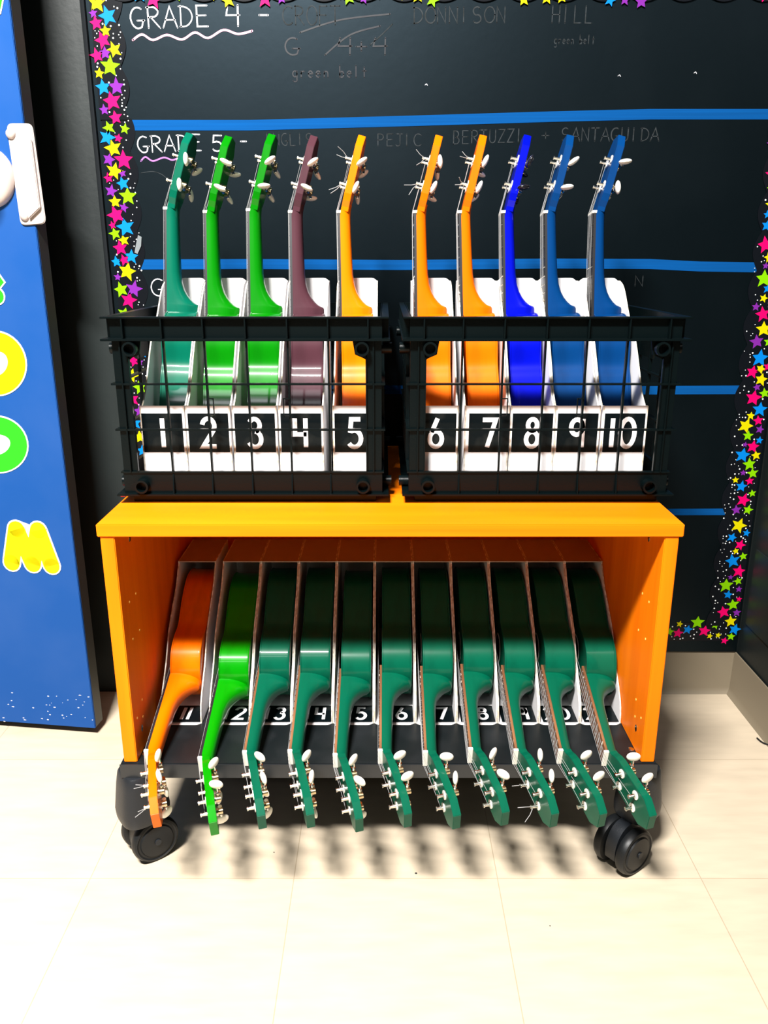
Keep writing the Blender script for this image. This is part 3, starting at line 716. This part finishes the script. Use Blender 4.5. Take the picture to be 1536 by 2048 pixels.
# ------------------------------------------------------------------ black plastic crates
def crate(cx, label):
    root = empty('milk_crate', (cx, .12, Z1), (0, 0, 0)); tag(root, label, 'crate', 'black plastic crates on the cart')
    HW, DP = .222, .435
    zr0, zr1, zb0, zb1 = .2788, .3164, .0158, .0553
    m = M['black_plastic']
    # rim
    b = MB()
    def band(z0, z1, off, t):
        b.box(-HW-off, HW+off, -off, -off+t, z0, z1); b.box(-HW-off, HW+off, DP+off-t, DP+off, z0, z1)
        b.box(-HW-off, -HW-off+t, -off+t, DP+off-t, z0, z1); b.box(HW+off-t, HW+off, -off+t, DP+off-t, z0, z1)
    band(zr0, zr1, .001, .003)
    band(zr1-.003, zr1, .012, .013); band(zr0-.001, zr0+.0025, .014, .015)
    ribs = (-.2, -.1365, -.069, 0, .068, .1345, .2)
    for x in ribs:
        b.box(x-.0012, x+.0012, -.0115, 0, zr0+.002, zr1-.003); b.box(x-.0012, x+.0012, DP, DP+.0115, zr0+.002, zr1-.003)
    for y in (.02, .085, .15, .215, .28, .345, .41):
        b.box(-HW-.0115, -HW, y-.0012, y+.0012, zr0+.002, zr1-.003); b.box(HW, HW+.0115, y-.0012, y+.0012, zr0+.002, zr1-.003)
    b.build('rim', m, root, bevel=.0005)
    # lower band with flange
    b = MB(); band(zb0, zb1, .001, .003); band(zb1-.0015, zb1+.0015, .004, .007); band(zb0-.001, zb0+.0025, .012, .015)
    for x in ribs[1:-1]:
        for (yy, s) in ((0, -1), (DP, 1)):
            b.prism([(0, zb0), (s*.0105, zb0), (s*.002, zb1)], lambda u, v, t: (t, yy+u, v), x-.0012, x+.0012)
    b.box(-HW+.012, HW-.012, .012, DP-.012, 0, .0065); b.box(-HW+.010, HW-.010, .010, .014, 0, zb0); b.box(-HW+.010, HW-.010, DP-.014, DP-.010, 0, zb0)
    b.box(-HW+.010, -HW+.014, .014, DP-.014, 0, zb0); b.box(HW-.014, HW-.010, .014, DP-.014, 0, zb0)
    for k in range(9): b.box(-HW+.012, HW-.012, .03+k*.046, .033+k*.046, .006, FLOOR_C-Z1)
    b.build('base_tray', m, root, bevel=.0005)
    # posts: L-section corner uprights
    for sx in (-1, 1):
        for (y0, sy) in ((0, 1), (DP, -1)):
            b = MB()
            xo = sx*HW
            b.prism([(xo, y0), (xo-sx*.026, y0), (xo-sx*.026, y0+sy*.003), (xo-sx*.003, y0+sy*.003), (xo-sx*.003, y0+sy*.030), (xo, y0+sy*.030)], lambda u, v, t: (u, v, t), zb1-.001, zr0+.001)
            b.box(xo-sx*.0135-.0012, xo-sx*.0135+.0012, min(y0, y0-sy*.006), max(y0, y0-sy*.006), zb1, zr0)
            b.box(xo-sx*.0255-.0010, xo-sx*.0255+.0010, min(y0, y0-sy*.005), max(y0, y0-sy*.005), zb1, zr0-.028)
            b.prism([(xo-sx*.024, zr0), (xo-sx*.048, zr0), (xo-sx*.044, zr0-.024), (xo-sx*.030, zr0-.030), (xo-sx*.024, zr0-.034)], lambda u, v, t: (u, t, v), min(y0, y0+sy*.003), max(y0, y0+sy*.003))
            b.build('corner_post', m, root, bevel=.0005)
    for sx in (-1, 1):
        for z in (.265, .032):
            b = MB(); b.ring_tube((sx*.190, 0, z), (0, -.016, 0), .0118, .0085, 22); b.build('stacking_socket', m, root, smooth=True)
            b = MB(); b.ring_tube((sx*HW, .045, z-.004), (sx*.017, 0, 0), .0095, .0068, 18); b.build('stacking_socket', m, root, smooth=True)
            b = MB(); b.ring_tube((sx*HW, .385, z-.004), (sx*.017, 0, 0), .0095, .0068, 18); b.build('stacking_socket', m, root, smooth=True)
    # grids
    for (yy, s) in ((0, -1), (DP, 1)):
        b = MB(); y0, y1 = (yy-.0055, yy+.0025) if s < 0 else (yy-.0025, yy+.0055)
        for z in (.2066, .1295): b.box(-HW-.006, HW+.006, y0, y1, z-.0016, z+.0016)
        for x in ribs[1:-1]: b.box(x-.0016, x+.0016, y0+.001, y1, zb1, zr0)
        for x in (-.069, .068):                                     # small card-holder loops
            x1 = x+.010 if x < 0 else x-.010
            xa, xb = min(x, x1), max(x, x1)
            b.box(xa, xb, y0-.002, y0, .182, .1838); b.box(xa, xb, y0-.002, y0, .152, .1538)
            b.box(x1-.0009, x1+.0009, y0-.002, y0, .152, .1838)
        b.build('grid_panel', m, root)
    for s in (-1, 1):
        b = MB(); x0, x1 = (-HW-.0055, -HW+.0025) if s < 0 else (HW-.0025, HW+.0055)
        for z in (.2066, .1295): b.box(x0, x1, .0, DP, z-.0016, z+.0016)
        for y in (.085, .15, .215, .28, .345): b.box(x0+.001, x1-.001, y-.0016, y+.0016, zb1, zr0)
        b.prism([(.12, zr0), (.315, zr0), (.300, .232), (.135, .232)], lambda u, v, t: (t, u, v), x0+.002, x1-.002)
        b.build('grid_panel', m, root)
    return root
crate(-.226, 'black plastic grid crate on the left of the cart top holding ukuleles 1 to 5')
crate(.2655, 'black plastic grid crate on the right of the cart top holding ukuleles 6 to 10')

# ------------------------------------------------------------------ small things
b = MB(); q = at_z(247, 994, Z1); b.box(q.x-.006, q.x+.004, q.y, q.y+.02, Z1, Z1+.004)
tag(b.build('plastic_clip', M['red'], origin=(q.x, q.y, Z1), bevel=.001), 'tiny red clip on the cart top at the left crate corner', 'clip')
pts = [at_z(x, y, .003) for x, y in ((1514, 1476), (1522, 1483), (1532, 1488), (1548, 1492), (1580, 1498))]
b = MB(); b.tube(spline(pts, 5), .0018, 8)
tag(b.build('cable', M['rubber'], origin=tuple(pts[0])), 'thin black cable on the floor along the right wall baseboard', 'cable')
for q, r in (((832, 1747), .0022), ((1100, 1852), .0012), ((548, 1705), .0013)):
    p = at_z(*q, 0.0); b = MB(); b.ellipsoid(p+Vector((0, 0, r*.3)), ((r, 0, 0), (0, r*.8, 0), (0, 0, r*.4)))
    lab = {832: 'largest dark crumb on the pale floor in front of the cart', 1100: 'tiny crumb on the pale floor nearest the camera', 548: 'small crumb on the floor near the left caster'}[q[0]]
    tag(b.build('crumb', M['rubber'], origin=tuple(p), smooth=True), lab, 'crumb', 'crumbs on the floor')
